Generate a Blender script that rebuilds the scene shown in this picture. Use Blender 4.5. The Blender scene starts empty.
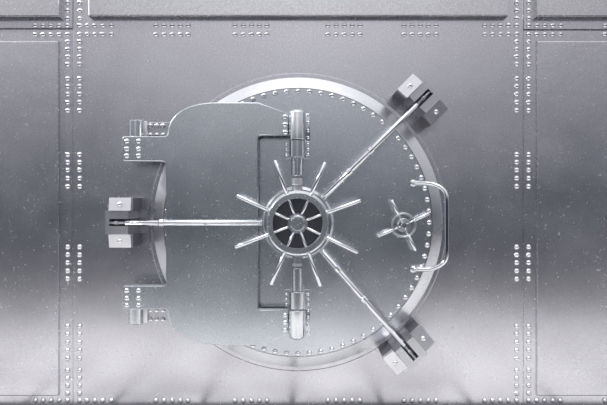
import bpy, bmesh, math, random
from mathutils import Vector, Matrix, Euler
random.seed(7)
SC = bpy.context.scene
COL = SC.collection
PI = math.pi
D = 6.0                      # camera distance from the wall, metres
CZ = 2.025                   # camera height

# ------------------------------------------------------------------ camera
cam = bpy.data.cameras.new('camera'); camo = bpy.data.objects.new('camera', cam); COL.objects.link(camo)
camo.location = (0, -D, CZ); camo.rotation_euler = (PI/2, 0, 0)
cam.sensor_width = 36; cam.lens = 36*D/6.07
cam.clip_end = 100
SC.camera = camo

# ------------------------------------------------------------------ world: dim hall, brighter overhead
W = bpy.data.worlds.new('world'); SC.world = W; W.use_nodes = True
nt = W.node_tree; nt.nodes.clear()
out = nt.nodes.new('ShaderNodeOutputWorld'); bg = nt.nodes.new('ShaderNodeBackground')
tc = nt.nodes.new('ShaderNodeTexCoord'); sep = nt.nodes.new('ShaderNodeSeparateXYZ')
mr = nt.nodes.new('ShaderNodeMapRange'); mr.inputs['From Min'].default_value = -1; mr.inputs['From Max'].default_value = 1
cr = nt.nodes.new('ShaderNodeValToRGB')
stops = [(-1.0,(.20,.20,.20)), (-.12,(.024,.028,.038)), (.0,(.030,.043,.066)), (.05,(.076,.096,.128)), (.11,(.24,.25,.285)), (.20,(.44,.44,.475)),
         (.34,(.66,.65,.68)), (.55,(.80,.80,.84)), (1.0,(1.5,1.5,1.55))]
e = cr.color_ramp.elements
while len(e) < len(stops): e.new(.5)
for el, (p, c) in zip(e, stops): el.position = (p+1)/2; el.color = (*c, 1)
nt.links.new(tc.outputs['Generated'], sep.inputs[0]); nt.links.new(sep.outputs['Z'], mr.inputs['Value'])
nt.links.new(mr.outputs['Result'], cr.inputs['Fac'])
# side glow added to the world, so edges and cylinders reflect brighter
ab = nt.nodes.new('ShaderNodeMath'); ab.operation = 'ABSOLUTE'; nt.links.new(sep.outputs['X'], ab.inputs[0])
sd = nt.nodes.new('ShaderNodeMapRange'); sd.interpolation_type = 'SMOOTHSTEP'; sd.inputs['From Min'].default_value = .95; sd.inputs['From Max'].default_value = 1.0; sd.inputs['To Max'].default_value = .50
nt.links.new(ab.outputs[0], sd.inputs['Value'])
mx = nt.nodes.new('ShaderNodeVectorMath'); mx.operation = 'ADD'; nt.links.new(cr.outputs['Color'], mx.inputs[0]); nt.links.new(sd.outputs['Result'], mx.inputs[1])
# broad glow added to the world, brightening the upper middle in reflection
g1 = nt.nodes.new('ShaderNodeMapRange'); g1.interpolation_type = 'SMOOTHSTEP'; g1.inputs['From Min'].default_value = .42; g1.inputs['From Max'].default_value = .0; nt.links.new(ab.outputs[0], g1.inputs['Value'])
g2 = nt.nodes.new('ShaderNodeMapRange'); g2.interpolation_type = 'SMOOTHSTEP'; g2.inputs['From Min'].default_value = .03; g2.inputs['From Max'].default_value = .17; g2.inputs['To Max'].default_value = .36; nt.links.new(sep.outputs['Z'], g2.inputs['Value'])
g3 = nt.nodes.new('ShaderNodeMath'); g3.operation = 'MULTIPLY'; nt.links.new(g1.outputs['Result'], g3.inputs[0]); nt.links.new(g2.outputs['Result'], g3.inputs[1])
my = nt.nodes.new('ShaderNodeVectorMath'); my.operation = 'ADD'; nt.links.new(mx.outputs[0], my.inputs[0]); nt.links.new(g3.outputs[0], my.inputs[1])
nt.links.new(my.outputs[0], bg.inputs['Color'])
nt.links.new(bg.outputs[0], out.inputs[0])
bg.inputs['Strength'].default_value = 1.0

# ------------------------------------------------------------------ lights
def area(name, loc, target, sx, sy, power, color=(1,1,1)):
    l = bpy.data.lights.new(name, 'AREA'); l.shape = 'RECTANGLE'; l.size = sx; l.size_y = sy; l.energy = power; l.color = color
    o = bpy.data.objects.new(name, l); COL.objects.link(o); o.location = loc
    o.rotation_euler = (Vector(target)-Vector(loc)).to_track_quat('-Z', 'Y').to_euler()
    return o
strip = area('added_overhead_light', (0, -2.6, 6.2), (0, -2.6, 0), 11.0, 1.2, 146)  # unseen lamp added to brighten the floor that the wall reflects
strip.data.spread = math.radians(75)
key = area('spot_key_light', (-9.0, -2.8, 8.0), (-.3, 0, 2.0), 1.0, 1.0, 85)
key.data.spread = math.radians(60)

vs = SC.view_settings
SC.display_settings.display_device = 'sRGB'
vs.view_transform = 'Standard'; vs.look = 'None'; vs.gamma = 1; vs.use_curve_mapping = False
vs.exposure = 0.0

# ------------------------------------------------------------------ materials
def steel(name, col, rough, metallic=1.0, fleck=0.0, cloud=0.0, bump=0.0, scale=1.0):
    m = bpy.data.materials.new(name); m.use_nodes = True
    n = m.node_tree; b = n.nodes['Principled BSDF']
    b.inputs['Base Color'].default_value = (*col, 1); b.inputs['Metallic'].default_value = metallic
    b.inputs['Roughness'].default_value = rough
    if not (fleck or cloud or bump): return m
    t = n.nodes.new('ShaderNodeTexCoord')
    geo = n.nodes.new('ShaderNodeNewGeometry')
    pos = geo.outputs['Position']
    def noise(sc, det, rg=.5, dist=0):
        x = n.nodes.new('ShaderNodeTexNoise'); x.inputs['Scale'].default_value = sc; x.inputs['Detail'].default_value = det
        x.inputs['Roughness'].default_value = rg; x.inputs['Distortion'].default_value = dist
        n.links.new(pos, x.inputs['Vector']); return x
    def rng(src, a, b_, c, d):
        x = n.nodes.new('ShaderNodeMapRange'); x.inputs['From Min'].default_value = a; x.inputs['From Max'].default_value = b_
        x.inputs['To Min'].default_value = c; x.inputs['To Max'].default_value = d; n.links.new(src, x.inputs['Value']); return x.outputs['Result']
    def mul(a, bb, op='MULTIPLY'):
        x = n.nodes.new('ShaderNodeMath'); x.operation = op; n.links.new(a, x.inputs[0])
        if isinstance(bb, (int, float)): x.inputs[1].default_value = bb
        else: n.links.new(bb, x.inputs[1])
        return x.outputs[0]
    cl = noise(1.1*scale, 5, .6, .4)                              # soft blotches of wear
    clv = rng(cl.outputs['Fac'], .3, .7, 1-cloud, 1+cloud)
    gr = noise(55, 3, .7)                                          # fine grain
    grv = rng(gr.outputs['Fac'], .3, .7, 1-cloud*1.6, 1+cloud*1.6)
    fl = noise(33, 2, .55, .6); flv = rng(fl.outputs['Fac'], .665, .72, 0, fleck)   # scratches and flecks
    msk = noise(2.3, 3, .6); mv = rng(msk.outputs['Fac'], .3, .6, .6, 1)
    flv = mul(flv, mv)
    f = mul(mul(clv, grv), flv, 'ADD')
    vm = n.nodes.new('ShaderNodeVectorMath'); vm.operation = 'SCALE'; vm.inputs[0].default_value = col
    n.links.new(f, vm.inputs['Scale']); n.links.new(vm.outputs[0], b.inputs['Base Color'])
    r2 = rng(cl.outputs['Fac'], .3, .7, rough*.88, rough*1.15)
    n.links.new(mul(r2, mul(flv, .35), 'ADD'), b.inputs['Roughness'])
    mt = n.nodes.new('ShaderNodeMath'); mt.operation = 'MULTIPLY_ADD'; n.links.new(flv, mt.inputs[0]); mt.inputs[1].default_value = -1.0; mt.inputs[2].default_value = metallic
    n.links.new(mt.outputs[0], b.inputs['Metallic'])
    if bump:
        bp = n.nodes.new('ShaderNodeBump'); bp.inputs['Strength'].default_value = bump; bp.inputs['Distance'].default_value = .01
        wv = noise(1.6, 2, .5)
        n.links.new(wv.outputs['Fac'], bp.inputs['Height']); n.links.new(bp.outputs[0], b.inputs['Normal'])
    return m
M_WALL = steel('wall_steel', (.63,.625,.66), .245, .97, fleck=.16, cloud=.06, bump=.25)
M_SLAB = steel('slab_steel', (.66,.66,.68), .245, .97, fleck=.15, cloud=.06, bump=.2)
M_DOOR = steel('door_steel', (.61,.635,.67), .245, .97, fleck=.15, cloud=.05, bump=.15)
M_ARM  = steel('hinge_plate_steel', (.60,.64,.67), .245, .97, fleck=.17, cloud=.06, bump=.2)
M_BEVEL = steel('bevel_steel', (.66,.67,.70), .28, .97, fleck=.06, cloud=.03)
M_CYL  = steel('turned_steel', (.74,.76,.79), .2, 1.0, cloud=.03)
M_BLOCK = steel('block_steel', (.74,.74,.77), .3, .9, fleck=.08, cloud=.03)
M_JAW = steel('jaw_steel', (.58,.58,.61), .30, .93, cloud=.03)
M_CHROME = steel('chrome', (.76,.77,.80), .1)
M_RIVET = steel('rivet_chrome', (.80,.80,.83), .12)
M_GUN = steel('gunmetal', (.40,.41,.44), .32, .95)
M_GUN2 = steel('shaded_side_steel', (.24,.24,.26), .38, .9)  # darker tone carries the shade on the lock bracket sides
M_DARK = steel('recess_shade_steel', (.13,.135,.15), .45, .8)  # shade of the wheel well and bolt slots put into the colour
def concrete():
    m = bpy.data.materials.new('floor_concrete'); m.use_nodes = True; n = m.node_tree; b = n.nodes['Principled BSDF']
    g = n.nodes.new('ShaderNodeNewGeometry'); x = n.nodes.new('ShaderNodeTexNoise'); x.inputs['Scale'].default_value = .9
    x.inputs['Detail'].default_value = 5; x.inputs['Distortion'].default_value = 1.2
    r = n.nodes.new('ShaderNodeValToRGB'); r.color_ramp.elements[0].position = .36; r.color_ramp.elements[1].position = .62
    r.color_ramp.elements[0].color = (.46,.455,.45,1); r.color_ramp.elements[1].color = (.80,.79,.77,1)
    n.links.new(g.outputs['Position'], x.inputs['Vector']); n.links.new(x.outputs['Fac'], r.inputs['Fac']); 
    sx = n.nodes.new('ShaderNodeSeparateXYZ'); n.links.new(g.outputs['Position'], sx.inputs[0])     # slab joints running away from the wall
    a1 = n.nodes.new('ShaderNodeMath'); a1.operation = 'ADD'; a1.inputs[1].default_value = .115; n.links.new(sx.outputs['X'], a1.inputs[0])
    pp = n.nodes.new('ShaderNodeMath'); pp.operation = 'PINGPONG'; pp.inputs[1].default_value = .455; n.links.new(a1.outputs[0], pp.inputs[0])
    mj = n.nodes.new('ShaderNodeMapRange'); mj.inputs['From Min'].default_value = .022; mj.inputs['From Max'].default_value = .035; mj.inputs['To Min'].default_value = .12; n.links.new(pp.outputs[0], mj.inputs['Value'])
    vm = n.nodes.new('ShaderNodeVectorMath'); vm.operation = 'SCALE'; n.links.new(r.outputs['Color'], vm.inputs[0]); n.links.new(mj.outputs['Result'], vm.inputs['Scale'])
    n.links.new(vm.outputs[0], b.inputs['Base Color'])
    b.inputs['Roughness'].default_value = .55
    return m
M_FLOOR = concrete()
M_FLOOR2 = steel('shade_floor', (.05,.052,.06), .5, 0.0)  # shade of the far floor and wall foot as a dark colour

# ------------------------------------------------------------------ helpers
def U(px, py, d):                      # a point at distance d in front of the wall, from its measured place
    k = (D-d)/D*.01
    return Vector(((px-303.5)*k, -d, CZ-(py-202.5)*k))
def S(px, d): return px*.01*(D-d)/D    # a length measured at distance d

def link(name, bm, mat, parent=None, loc=None, rot=None, smooth=30):
    bmesh.ops.remove_doubles(bm, verts=bm.verts, dist=1e-6)
    bmesh.ops.recalc_face_normals(bm, faces=bm.faces)
    bm.normal_update()
    for f in bm.faces: f.smooth = not (len(f.verts) > 4 or f.calc_area() > .03)
    for e in bm.edges: e.smooth = len(e.link_faces) == 2 and e.calc_face_angle(0) < math.radians(smooth)
    for f in bm.faces:
        if not any(e.smooth for e in f.edges): f.smooth = False
    me = bpy.data.meshes.new(name); bm.to_mesh(me); bm.free()
    me.materials.append(mat)
    o = bpy.data.objects.new(name, me); COL.objects.link(o)
    if loc is not None: o.location = loc
    if rot is not None: o.rotation_euler = rot
    if parent is not None:
        o.parent = parent
        o.matrix_parent_inverse = Matrix.Translation(-parent.location) if False else Matrix.Identity(4)
        o.location = Vector(o.location)-parent.location if parent.rotation_euler[:] == (0,0,0) else o.location
    return o
def tag(o, label=None, cat=None, group=None, kind=None):
    if label: o['label'] = label
    if cat: o['category'] = cat
    if group: o['group'] = group
    if kind: o['kind'] = kind
    return o
def thing(name, loc, label, cat, group=None):
    o = bpy.data.objects.new(name, None); COL.objects.link(o); o.location = loc; o.empty_display_size = .1
    return tag(o, label, cat, group)

def prism(bm, pts, d0, d1, bev=0.0, seg=2):
    """pts: list of (X,Z) in world metres; a plate from depth d0 (back) to d1 (front), front edge bevelled."""
    v = [bm.verts.new((x, -d0, z)) for x, z in pts]
    f = bm.faces.new(v)
    r = bmesh.ops.extrude_face_region(bm, geom=[f])
    nv = [g for g in r['geom'] if isinstance(g, bmesh.types.BMVert)]
    for q in nv: q.co.y = -d1
    if bev:
        ed = [e for e in bm.edges if e.verts[0] in nv and e.verts[1] in nv]
        bmesh.ops.bevel(bm, geom=ed, offset=bev, segments=seg, profile=.5, affect='EDGES')
    return bm
def arc(cx, cy, r, a0, a1, n=8):
    return [(cx+r*math.cos(math.radians(a0+(a1-a0)*i/n)), cy+r*math.sin(math.radians(a0+(a1-a0)*i/n))) for i in range(n+1)]
def P2(pts, d):                        # measured outline -> plate outline at depth d
    return [(U(x, y, d).x, U(x, y, d).z) for x, y in pts]
def rect(x0, y0, x1, y1, d): return P2([(x0,y0),(x1,y0),(x1,y1),(x0,y1)], d)
def box(bm, c, s, rot=None, bev=0.0):
    r = bmesh.ops.create_cube(bm, size=1)
    vs_ = r['verts']
    for v in vs_: v.co = Vector((v.co.x*s[0], v.co.y*s[1], v.co.z*s[2]))
    if bev:
        ed = list({e for v in vs_ for e in v.link_edges})
        rb = bmesh.ops.bevel(bm, geom=ed, offset=bev, segments=2, profile=.5, affect='EDGES')
        vs_ = list({v for f in rb['faces'] for v in f.verts} | {v for v in vs_ if v.is_valid})
    M = Matrix.Translation(c) @ (rot.to_4x4() if rot else Matrix.Identity(4))
    for v in vs_: v.co = M @ v.co
def lathe(bm, prof, n=48, M=None):
    """prof: (radius, height along local +Z); closed top/bottom where radius is 0."""
    rings = []
    for r, h in prof:
        if r < 1e-6: rings.append([bm.verts.new((0,0,h))])
        else: rings.append([bm.verts.new((r*math.cos(2*PI*i/n), r*math.sin(2*PI*i/n), h)) for i in range(n)])
    for a, b in zip(rings, rings[1:]):
        if len(a) == 1 and len(b) == 1: continue
        for i in range(n):
            j = (i+1) % n
            if len(a) == 1: bm.faces.new((a[0], b[i], b[j]))
            elif len(b) == 1: bm.faces.new((a[i], b[0], a[j]))
            else: bm.faces.new((a[i], b[i], b[j], a[j]))
    if M:
        vv = [v for r in rings for v in r]
        for v in vv: v.co = M @ v.co
FRONT = Matrix.Rotation(PI/2, 4, 'X')      # local +Z -> world -Y (towards the viewer)
def at(loc): return Matrix.Translation(loc)
def along(a, b):                            # frame with local +Z from a to b
    a = Vector(a); b = Vector(b)
    return Matrix.Translation(a) @ (b-a).to_track_quat('Z', 'Y').to_matrix().to_4x4()
def rod(bm, a, b, r, n=20, cap=.25, r2=None):
    L = (Vector(b)-Vector(a)).length; c = r*cap; r2 = r if r2 is None else r2
    lathe(bm, [(0,0),(r-c,0),(r,c),(r2,L-c),(r2-c,L),(0,L)], n, along(a, b))
def tube(bm, pts, r, n=16):
    pts = [Vector(p) for p in pts]; rings = []
    up = Vector((0,1,0))
    for i, p in enumerate(pts):
        t = (pts[min(i+1,len(pts)-1)]-pts[max(i-1,0)]).normalized()
        u = t.cross(up); u = u.normalized() if u.length > 1e-4 else Vector((1,0,0)); w = t.cross(u).normalized(); up = -w if (-w).dot(up) > 0 else w
        rings.append([bm.verts.new(p+r*(u*math.cos(2*PI*k/n)+w*math.sin(2*PI*k/n))) for k in range(n)])
    for a, b in zip(rings, rings[1:]):
        for k in range(n): bm.faces.new((a[k], b[k], b[(k+1)%n], a[(k+1)%n]))
    bm.faces.new(rings[0]); bm.faces.new(rings[-1])

# one rivet mesh, shared: a domed head on a thin washer-like foot
def rivet_mesh(name, r):
    bm = bmesh.new()
    prof = [(r*1.0, 0), (r*1.0, r*.10)] + [(r*.98*math.cos(a), r*.10+r*.72*math.sin(a)) for a in [i*PI/2/6 for i in range(1, 6)]] + [(0, r*.82)]
    lathe(bm, prof, 16, FRONT)
    me = bpy.data.meshes.new(name); bmesh.ops.recalc_face_normals(bm, faces=bm.faces); bm.to_mesh(me); bm.free()
    for p in me.polygons: p.use_smooth = True
    me.materials.append(M_RIVET); return me
RV = rivet_mesh('rivet', .0262); RS = rivet_mesh('small_rivet', .017); RM = rivet_mesh('block_rivet', .024)
def rivet(parent, p, mesh=RV, rot=None, name='rivet'):
    o = bpy.data.objects.new(name, mesh); COL.objects.link(o); o.parent = parent
    o.location = Vector(p)-parent.location
    if rot: o.rotation_euler = rot
    return o

# ------------------------------------------------------------------ setting: riveted plate wall and floor
XE = 5.5; ZT = 5.6; ZB = -.02
def X(px): return (px-303.5)*.01
def Z(py): return CZ-(py-202.5)*.01
def plate(name, x0, x1, z0, z1, d0, d1, mat, bev=.006):
    bm = bmesh.new(); prism(bm, [(x0,z1),(x1,z1),(x1,z0),(x0,z0)], d0, d1, bev)
    return tag(link(name, bm, mat), kind='structure')
wall_c = plate('wall_back', X(72.9), X(523.4), ZB, ZT, -.12, 0, M_WALL, .007)
wall_l = plate('wall_left', -XE, X(72.8), ZB, Z(28.9), -.12, -.006, M_WALL, .007)
wall_lt = plate('wall_left_upper', -XE, X(72.8), Z(28.6), ZT, -.12, .002, M_WALL, .007)
wall_r = plate('wall_right', X(523.5), XE, ZB, Z(29.9), -.12, -.006, M_WALL, .007)
wall_rt = plate('wall_right_upper', X(523.5), XE, Z(29.6), ZT, -.12, .002, M_WALL, .007)
TH = .085
def U1(px, d): return U(px, 0, d).x
def UZ(py, d): return U(0, py, d).z
plate('trim_1', -XE, U1(58.5,TH), UZ(16.2,TH), ZT, 0, TH, M_SLAB, .010)
plate('trim_2', U1(88,TH), U1(508.5,TH), UZ(15.8,TH), ZT, 0, TH, M_SLAB, .010)
plate('trim_3', U1(537,TH), XE, UZ(16.2,TH), ZT, 0, TH, M_SLAB, .010)
plate('trim_4', -XE, U1(58.3,.022), UZ(396,.022), UZ(41,.022), -.006, .022, M_WALL, .010)
plate('trim_5', U1(537.2,.022), XE, UZ(396,.022), UZ(41,.022), -.006, .022, M_WALL, .010)
bm = bmesh.new(); box(bm, (0,-.02,ZB-.1), (24,.24,.2)); tag(link('foot_shade', bm, M_FLOOR2), kind='structure')          # dark strip standing in for the shade at the wall foot
bm = bmesh.new(); box(bm, (0,-2.57,ZB-.1), (24,4.86,.2)); tag(link('floor', bm, M_FLOOR), kind='structure')        # unseen near floor, its pale extent standing for the lit zone
bm = bmesh.new(); box(bm, (0,-9.5,ZB-.1), (24,9.0,.2)); tag(link('floor_outer', bm, M_FLOOR2), kind='structure')   # unseen far floor, its lack of light put into the colour

colY = [2.7,10.5,18.5, 25.3,34,41.5,49,56.5,64, 78.5,86.2,94,102.1,110.4, 154.5,162.2,170,178.2,186.4, 247,254.9,262.7,271,279,
        326.4,334.2,342.3,350.4,358.6, 370.5,378.1,385.7,393.4, 400.6]
for y in colY:
    up = y < 29
    rivet(wall_lt if up else wall_l, (X(67.5), -.002 if up else .006, Z(y)))
    rivet(wall_c, (X(79.7), 0, Z(y)))
    rivet(wall_c, (X(516.6), 0, Z(y)))
    rivet(wall_rt if up else wall_r, (X(528.8), -.002 if up else .006, Z(y)))
rows = {25.3: 0, 34.1: 0, 400.6: 1}
for y in rows:
    up = y < 29
    for x in (35.4, 43.2, 51, 59): rivet(wall_lt if up else wall_l, (X(x), -.002 if up else .006, Z(y)))
    for x in (537, 544.7, 552.8, 560.6, 605): rivet(wall_rt if up else wall_r, (X(x), -.002 if up else .006, Z(y)))
    for x in (87.2,95,103,111.5, 156,164.2,172.4,180.5,188.2, 235.1,243.4,251.6,259.5,267, 327.9,336,344.3,352.3,360,
              403.9,412.1,420.3,428.2,436, 484.6,492.3,500.2,508.2): rivet(wall_c, (X(x), 0, Z(y)))

# ------------------------------------------------------------------ round vault door
DD = .13                                   # depth of its front face
C0 = U(297.9, 222.4, DD); CX, CZZ = C0.x, C0.z
def DC(d): return Vector((CX, -d, CZZ))
bm = bmesh.new()                            # frame ring on the wall round the door
lathe(bm, [(1.36,-.0),(1.486,0),(1.486,.018),(1.475,.030),(1.438,.030),(1.436,.018),(1.36,.018)], 160, at((CX,0,CZZ)) @ FRONT)
tag(link('trim_6', bm, M_WALL), kind='structure')

door = thing('vault_door', (CX, -.02, CZZ), 'huge round steel vault door with a bright bevelled edge and a circle of domed rivets', 'vault door')
bm = bmesh.new(); lathe(bm, [(0,.02),(1.30,.02),(1.317,.115),(1.312,DD),(0,DD)], 160, at((CX,0,CZZ)) @ FRONT)
link('door_slab', bm, M_DOOR, door)
bm = bmesh.new(); lathe(bm, [(1.3165,.02),(1.430,.02),(1.433,.056),(1.430,.066),(1.324,.128),(1.3165,.130),(1.3165,.02)], 160, at((CX,0,CZZ)) @ FRONT)
tag(link('bevel_ring', bm, M_BEVEL, door), 'bright polished bevelled rim')
for k in range(72):
    a = math.radians(90+5*k); p = Vector((CX+1.284*math.cos(a), -DD, CZZ+1.284*math.sin(a)))
    # leave out the ones wholly behind the hinge plate
    px = 303.5+p.x*100*D/(D-DD); py = 202.5-(p.z-CZ)*100*D/(D-DD)
    if px < 262 and 106 < py < 340 and not (px < 168.5 and 158 < py < 288): continue
    rivet(door, p)

# pull handle at the right of the door
HB = .12
h = bmesh.new()
def hp(px, py, d): return U(px, py, d)
pts = []
ctrl = [(413.2,183.2,.14),(413.6,183.1,.175),(417,183,.205),(424,182.9,.235),(431,183.6,.26),(437.5,185.8,.28),(442.5,189,.295),(445.6,193,.305),(446.6,198,.31),
        (446.8,210,.31),(446.8,226,.31),(446.8,242,.31),(446.6,254,.31),(445.6,260,.305),(442,264,.295),(437,267,.28),(431,269.2,.26),(424,269.6,.235),(417,269.4,.205),(413.6,269.2,.175),(413.2,269.1,.14)]
cp = [hp(*c) for c in ctrl]
for i in range(len(cp)-1):
    p0 = cp[max(i-1,0)]; p1 = cp[i]; p2 = cp[i+1]; p3 = cp[min(i+2,len(cp)-1)]
    for t in (0,.25,.5,.75):
        pts.append(.5*((2*p1)+(-p0+p2)*t+(2*p0-5*p1+4*p2-p3)*t*t+(-p0+3*p1-3*p2+p3)*t**3))
pts.append(cp[-1])
tube(h, pts, .021)
hd = link('pull_handle', h, M_CHROME, door, smooth=60); tag(hd, 'chrome bowed pull handle')
for (x, y) in ((413.2,183.2),(413.2,269.1)):
    b = bmesh.new(); q = U(x, y, DD); lathe(b, [(0,0),(.036,0),(.036,.012),(.030,.026),(.018,.034),(0,.034)], 24, at(q) @ FRONT)
    o = link('handle_mount', b, M_CHROME); o.parent = hd; o.matrix_parent_inverse = Matrix.Identity(4); o.location = -(hd.location+door.location)

# ------------------------------------------------------------------ crane hinge: C-shaped plate over the left half
PB, PF = .185, .275
o_ = []
o_ += [(258,102.3)] + [(288.5,113.3),(288.5,135.2)]
o_ += [(261,135.2)] + arc(261,138.2,3,-90,-180,4)[1:]
o_ += arc(261,307,3,180,90,4) + [(288.5,310.0),(288.5,334.5),(258,345.0)]
# lower edge to the big lower-left curve
o_ += [(215,345.0)]
def bez(p0,p1,p2,p3,n=12):
    return [tuple((1-t)**3*a+3*(1-t)**2*t*b+3*(1-t)*t*t*c+t**3*d_ for a,b,c,d_ in zip(p0,p1,p2,p3)) for t in [i/n for i in range(1,n+1)]]
o_ += bez((215,345.0),(190,343.5),(169,335),(168,313.5))
o_ += arc(164.5,312.8,3.4,0,-90,4)[1:] if False else [(167.4,311),(166,309.6)]
o_ += arc(124.8,306.6,2.9,90,180,4) + arc(124.8,288.6,2.9,180,270,4)
o_ += arc(161.5,281.3,4.4,90,0,5) + arc(161.5,165.7,4.4,0,-90,5)[0:]
o_ += arc(124.8,158.2,2.9,90,180,4) + arc(124.8,139,2.9,180,270,4)
o_ += [(165,136.1),(167.3,134.5)] + bez((167.8,132),(169,115),(184,103.5),(213,102.3))
# tidy: remove near duplicates
cl = []
for p in o_:
    if not cl or (abs(p[0]-cl[-1][0])+abs(p[1]-cl[-1][1])) > .25: cl.append(p)
crane = thing('crane_hinge', U(230, 222, PF), 'large C-shaped steel hinge plate from the wall pivots to the middle of the vault', 'hinge')
bm = bmesh.new(); prism(bm, P2(cl, PF), PB, PF, .008, 2); link('hinge_plate', bm, M_ARM, crane, smooth=40)
for x in (126.9, 138.6):
    for y in (141.2,148.9,155.8, 290.6,298.2,305.2): rivet(crane, U(x, y, PF))
for y in (116.8,124.5,132.2, 315.2,322.6,330): rivet(crane, U(285.2, y, PF))
# upper and lower end barrels of the plate
AX = .275                                   # depth of the pivot axis
def barrel(parent, name, y0, y1, hw, mat, round_top=False, round_bot=False, ax=AX):
    xc = 297.3
    a = U(xc, y1, ax); b = U(xc, y0, ax); b.x = a.x
    r = S(hw, ax); L = b.z-a.z
    prof = [(0,0)]
    if round_bot: prof += [(r*math.sin(t), r*.55*(1-math.cos(t))) for t in [PI/2*i/6 for i in range(1,7)]]
    else: prof += [(r-.006,0),(r,.006)]
    if round_top: prof += [(r*math.cos(t), L-r*.45+r*.45*math.sin(t)) for t in [PI/2*i/6 for i in range(0,6)]] + [(0,L)]
    else: prof += [(r,L-.006),(r-.006,L),(0,L)]
    bm = bmesh.new(); lathe(bm, prof, 40, at(a)); return link(name, bm, mat, parent, smooth=35)
barrel(crane, 'end_barrel', 109.3, 140.0, 8.3, M_CYL, round_top=True)
barrel(crane, 'end_barrel', 309.3, 339.6, 8.3, M_CYL, round_bot=True)

# ------------------------------------------------------------------ pivot posts: what the door itself hangs on
def pivot(y_fl0, y_fl1, yb0, yb1, side, ysm, label, pin0, pin1):
    t = thing('pivot_bracket', U(297.2, (y_fl0+y_fl1)/2, DD), label, 'pivot bracket', 'pivot brackets on the vault door')
    bm = bmesh.new(); prism(bm, rect(284.6, y_fl0, 310.2, y_fl1, .16), DD, .16, .004); 
    link('flange', bm, M_DOOR, t)
    bm = bmesh.new(); prism(bm, rect(303.8, side[0], 310.2, side[1], .16), DD, .158, .003)
    link('side_flange', bm, M_DOOR, t)
    bm = bmesh.new(); prism(bm, rect(291, yb0+.5, 303.4, yb1-.5, .2), .15, .22)
    link('web', bm, M_CYL, t)
    barrel(t, 'barrel', yb0, yb1, 8.1, M_CYL)
    for y in ysm:
        rivet(t, U(286.6, y, .16), RS); rivet(t, U(308, y, .16), RS)
    for y in side[2]: rivet(t, U(308, y, .158), RS)
    return t
t1 = pivot(141, 159.2, 140.6, 157.8, (113.2,141,(115,122.5,130.4,137.8)), (144.4,149.4,154.6), 'upper steel pivot bracket with small rivets, above the large spoked handwheel', 0, 0)
t2 = pivot(289.6, 309, 291.2, 308.8, (309,336,(310.6,317.2,325,333)), (294.2,299.2,304.5), 'lower steel pivot bracket with small rivets, below the large spoked handwheel', 0, 0)
barrel(t1, 'pin', 157.6, 176, 6.1, M_CYL); barrel(t1, 'neck', 175.8, 178.6, 4.2, M_GUN)
barrel(t1, 'collar', 178.4, 185.2, 5.8, M_BLOCK); barrel(t1, 'neck', 185.0, 190.5, 4.0, M_BLOCK)
barrel(t2, 'pin', 267.6, 291.3, 5.2, M_CYL); barrel(t2, 'neck', 266.0, 267.8, 4.6, M_GUN)
barrel(t2, 'collar', 263.0, 266.2, 4.9, M_BLOCK); barrel(t2, 'neck', 255.5, 263.2, 4.9, M_GUN)

# ------------------------------------------------------------------ wall pivots of the crane hinge
def wall_pivot(y0, y1, rows_, label):
    t = thing('wall_pivot', U(145, (y0+y1)/2, .0), label, 'hinge', 'wall pivots carrying the crane hinge')
    dd = .11; r = S(7.6, dd)
    a = U(136.3, y1, dd); b = U(136.3, y0, dd); b.x = a.x
    bm = bmesh.new(); L = b.z-a.z
    lathe(bm, [(0,0),(r-.008,0),(r,.008),(r,L-.008),(r-.008,L),(0,L)], 36, at(a)); link('barrel', bm, M_CYL, t)
    bm = bmesh.new(); prism(bm, rect(136, y0+1.5, 180, y1-.8, .05), 0, .05, .004); link('flange', bm, M_WALL, t)
    bm = bmesh.new(); prism(bm, rect(143.0, y0+.4, 147.2, y1-.6, .10), .0, .10, .004); link('cheek', bm, M_BLOCK, t)
    for y in rows_:
        for x in (150.3, 156.7, 163): rivet(t, U(x, y, .05))
    return t
wall_pivot(120.6, 152, (125.7, 135), 'short vertical steel hinge barrel with riveted flange on the wall above the upper hinge arm')
wall_pivot(294, 323.6, (310.2, 319.5), 'short vertical steel hinge barrel with riveted flange on the wall below the lower hinge arm')

# ------------------------------------------------------------------ hub housing, locking bars, lock brackets
bm = bmesh.new()
hs = thing('wheel_housing', DC(DD), 'round stepped steel collar on the vault door behind the large handwheel', 'housing')
lathe(bm, [(.285,.135),(.352,.135),(.352,.15),(.344,.16),(.344,.262),(.322,.285),(.312,.285),(.306,.33),(.285,.335),(.285,.135)], 96, at((CX,0,CZZ)) @ FRONT)
link('collar_ring', bm, M_CYL, hs)
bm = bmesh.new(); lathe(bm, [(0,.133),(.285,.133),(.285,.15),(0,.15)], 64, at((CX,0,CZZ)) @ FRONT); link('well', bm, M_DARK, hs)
bm = bmesh.new(); lathe(bm, [(0,.14),(.06,.14),(.06,.37),(0,.37)], 32, at((CX,0,CZZ)) @ FRONT); link('spindle', bm, M_GUN, hs)

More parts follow.
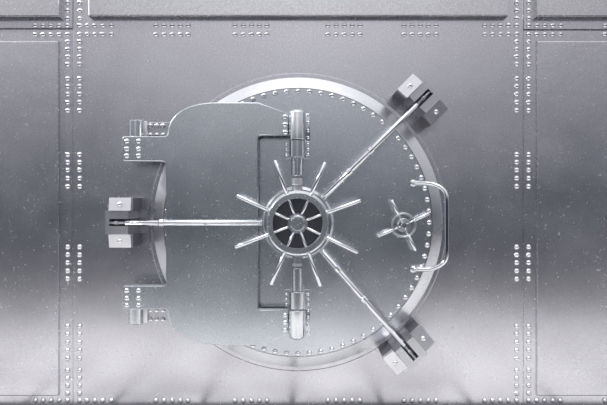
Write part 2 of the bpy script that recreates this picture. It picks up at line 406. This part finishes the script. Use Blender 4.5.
BD = .315                                   # depth of the locking bars
def lock(ang_tip, lug_c, label_bar, label_br, name_side, collars):
    tip = U(*ang_tip, BD); c = DC(BD)
    u = (tip-c); Lb = u.length; u.normalize(); v = Vector((-u.z, 0, u.x)); n = Vector((0,-1,0))
    if True:
        b = thing('locking_bar', c+u*.36, label_bar, 'locking bar', 'locking bars of the vault door')
        bm = bmesh.new(); rod(bm, c+u*.335, c+u*(Lb-.19), .0262, 24); link('bar', bm, M_CHROME, b, smooth=50)
        bm = bmesh.new(); rod(bm, c+u*(Lb-.20), c+u*(Lb-.01), .015, 16)
        rod(bm, c+u*(Lb-.13), c+u*(Lb-.09), .021, 16); link('bolt_tip', bm, M_GUN, b, smooth=50)
        for rr in collars:
            bm = bmesh.new(); rod(bm, c+u*rr, c+u*(rr+.055), .034, 24); link('collar', bm, M_CHROME, b)
            bm = bmesh.new(); q = c+u*(rr+.028)
            box(bm, q-n*((BD-DD)/2 if rr < 1.25 else .0)*1, (.03, (BD-DD)-.01 if rr<1.25 else .02, .03), None)
            if rr < 1.25: link('guide_post', bm, M_GUN, b)
            else: bm.free()
    # bracket: local frame (u outward, v tangential, n towards the viewer); origin on the wall
    lc = U(*lug_c, .36); base = Vector((lc.x, 0, lc.z))
    t = thing('lock_bracket', base, label_br, 'lock bracket', 'lock brackets round the vault door')
    def T(a, b_, d): return base+u*a+v*b_+n*d
    def cuboid(bm, a0, a1, b0, b1, d0, d1, tilt=None):
        vs_ = {}
        for i, a in enumerate((a0, a1)):
            for j, bb in enumerate((b0, b1)):
                for k in (0, 1):
                    d = d0 if k == 0 else (d1 if tilt is None else (d1 if abs(bb) == min(abs(b0), abs(b1)) else tilt))
                    vs_[i,j,k] = bm.verts.new(T(a, bb, d))
        g = lambda *q: bm.faces.new([vs_[w] for w in q])
        g((0,0,0),(0,1,0),(0,1,1),(0,0,1)); g((1,0,0),(1,1,0),(1,1,1),(1,0,1)); g((0,0,0),(1,0,0),(1,0,1),(0,0,1))
        g((0,1,0),(1,1,0),(1,1,1),(0,1,1)); g((0,0,0),(0,1,0),(1,1,0),(1,0,0)); g((0,0,1),(0,1,1),(1,1,1),(1,0,1))
    FB = .345
    bm = bmesh.new()
    for s in (-1, 1): cuboid(bm, -.070, .145, *(sorted((s*.034, s*.112))), 0, FB)
    link('jaw', bm, M_JAW, t, smooth=20)
    bm = bmesh.new(); cuboid(bm, .108, .145, -.034, .034, 0, FB); link('end_stop', bm, M_JAW, t)
    bm = bmesh.new(); cuboid(bm, -.069, .108, -.034, .034, 0, .26); link('slot_bed', bm, M_DARK, t)
    for s in (-1, 1):
        bm = bmesh.new(); cuboid(bm, -.103, .103, *(sorted((s*.113, s*.235))), .30, .385, .362)
        lg = link('lug', bm, M_BLOCK, t, smooth=20)
        bm = bmesh.new(); cuboid(bm, -.100, .100, *(sorted((s*.113, s*.232))), 0, .30)
        tag(link('foot', bm, M_GUN2, t, smooth=20), 'steel foot of the bracket, side shade in its colour')
        # rivet seated on the sloping face
        q = T(0, s*.174, .3735); nn = (n*.122 + v*s*.023).normalized()
        r = bpy.data.objects.new('rivet', RM); COL.objects.link(r); r.parent = t; r.location = q-t.location
        r.rotation_mode = 'QUATERNION'; r.rotation_quaternion = Vector((0,-1,0)).rotation_difference(nn)
    return t
lock((105.0,222.8), (120.2,222.6), 'long chrome locking bar lying level across the hinge plate to the left bracket', 'steel lock bracket left of the hinge, between its two riveted arms', 'l', (1.262,))
lock((431.5,90.0), (422.8,99.0), 'chrome locking bar rising diagonally to the upper right bracket', 'steel lock bracket on the wall at the upper right rim of the door', 'ur', (.66, .95))
lock((417.5,360.8), (409.0,350.5), 'chrome locking bar running diagonally down to the lower right bracket', 'steel lock bracket on the wall at the lower right rim of the door', 'lr', (.55, .93))

# ------------------------------------------------------------------ large handwheel
WD = .44
hw = thing('hand_wheel', DC(.35), 'large eight-spoked chrome handwheel in the middle of the vault door', 'wheel')
k = (D-WD)/D*.01
bm = bmesh.new(); ro, ri = 31*k, 25*k
lathe(bm, [(ri,WD-.055),(ri+.008,WD-.06),(ro-.008,WD-.06),(ro,WD-.052),(ro,WD-.008),(ro-.007,WD),(ri+.005,WD),(ri,WD-.006),(ri,WD-.055)], 96, at((CX,0,CZZ)) @ FRONT)
tag(link('rim', bm, M_DOOR, hw), 'flat grey steel rim')
bm = bmesh.new(); lathe(bm, [(0,.37),(.088,.37),(.095,.385),(.094,WD-.005),(.070,WD+.022),(0,WD+.022)], 48, at((CX,0,CZZ)) @ FRONT)
hub = link('hub', bm, M_CHROME, hw, smooth=20)
bm = bmesh.new(); lathe(bm, [(0,WD+.0205),(.066,WD+.0205),(.066,WD+.026),(.062,WD+.028),(0,WD+.028)], 48, at((CX,0,CZZ)) @ FRONT)
o = link('hub_cap', bm, M_DOOR, smooth=15); o.parent = hub; o.location = -(hub.location+hw.location); tag(o, 'flat grey cap of the hub')
for a in (20, 65.5, 110, 155.5, 201, 246.5, 290, 334):
    a = math.radians(a); u = Vector((math.cos(a), 0, math.sin(a))); c = DC(WD-.035)
    bm = bmesh.new(); rod(bm, c+u*.085, c+u*.30, .0135, 16); rod(bm, c+u*.285, c+u*.625, .0175, 16)
    s = link('spoke', bm, M_CHROME, hw, smooth=50)
# ------------------------------------------------------------------ small wheel
sc = U(403.6, 225.2, .20)
sw = thing('small_wheel', (sc.x, -DD, sc.z), 'small four-spoked steel wheel on the right half of the vault door', 'wheel')
def SM(d): return at((sc.x, 0, sc.z)) @ FRONT
bm = bmesh.new(); lathe(bm, [(0,DD),(.055,DD),(.055,.16),(.03,.17),(.03,.215),(0,.215)], 32, SM(0)); link('boss', bm, M_GUN, sw)
def torus_prof(R, r, d, n=10): return [(R+r*math.cos(2*PI*i/n), d+r*math.sin(2*PI*i/n)) for i in range(n)]+[(R+r, d)]
bm = bmesh.new(); lathe(bm, torus_prof(.112,.012,.205), 48, SM(0)); link('rim', bm, M_GUN, sw)
bm = bmesh.new(); lathe(bm, torus_prof(.058,.009,.205), 36, SM(0)); link('inner_ring', bm, M_GUN, sw)
bm = bmesh.new(); lathe(bm, [(0,.18),(.03,.18),(.03,.225),(.024,.232),(0,.232)], 8, SM(0)); link('hub', bm, M_CYL, sw)
for a in (25, 116, 203, 295):
    a = math.radians(a); u = Vector((math.cos(a), 0, math.sin(a))); c = Vector((sc.x, -.205, sc.z))
    bm = bmesh.new(); rod(bm, c+u*.028, c+u*.115, .0075, 12); rod(bm, c+u*.108, c+u*.272, .0165, 16)
    link('spoke', bm, M_CHROME if False else M_CYL, sw, smooth=50)
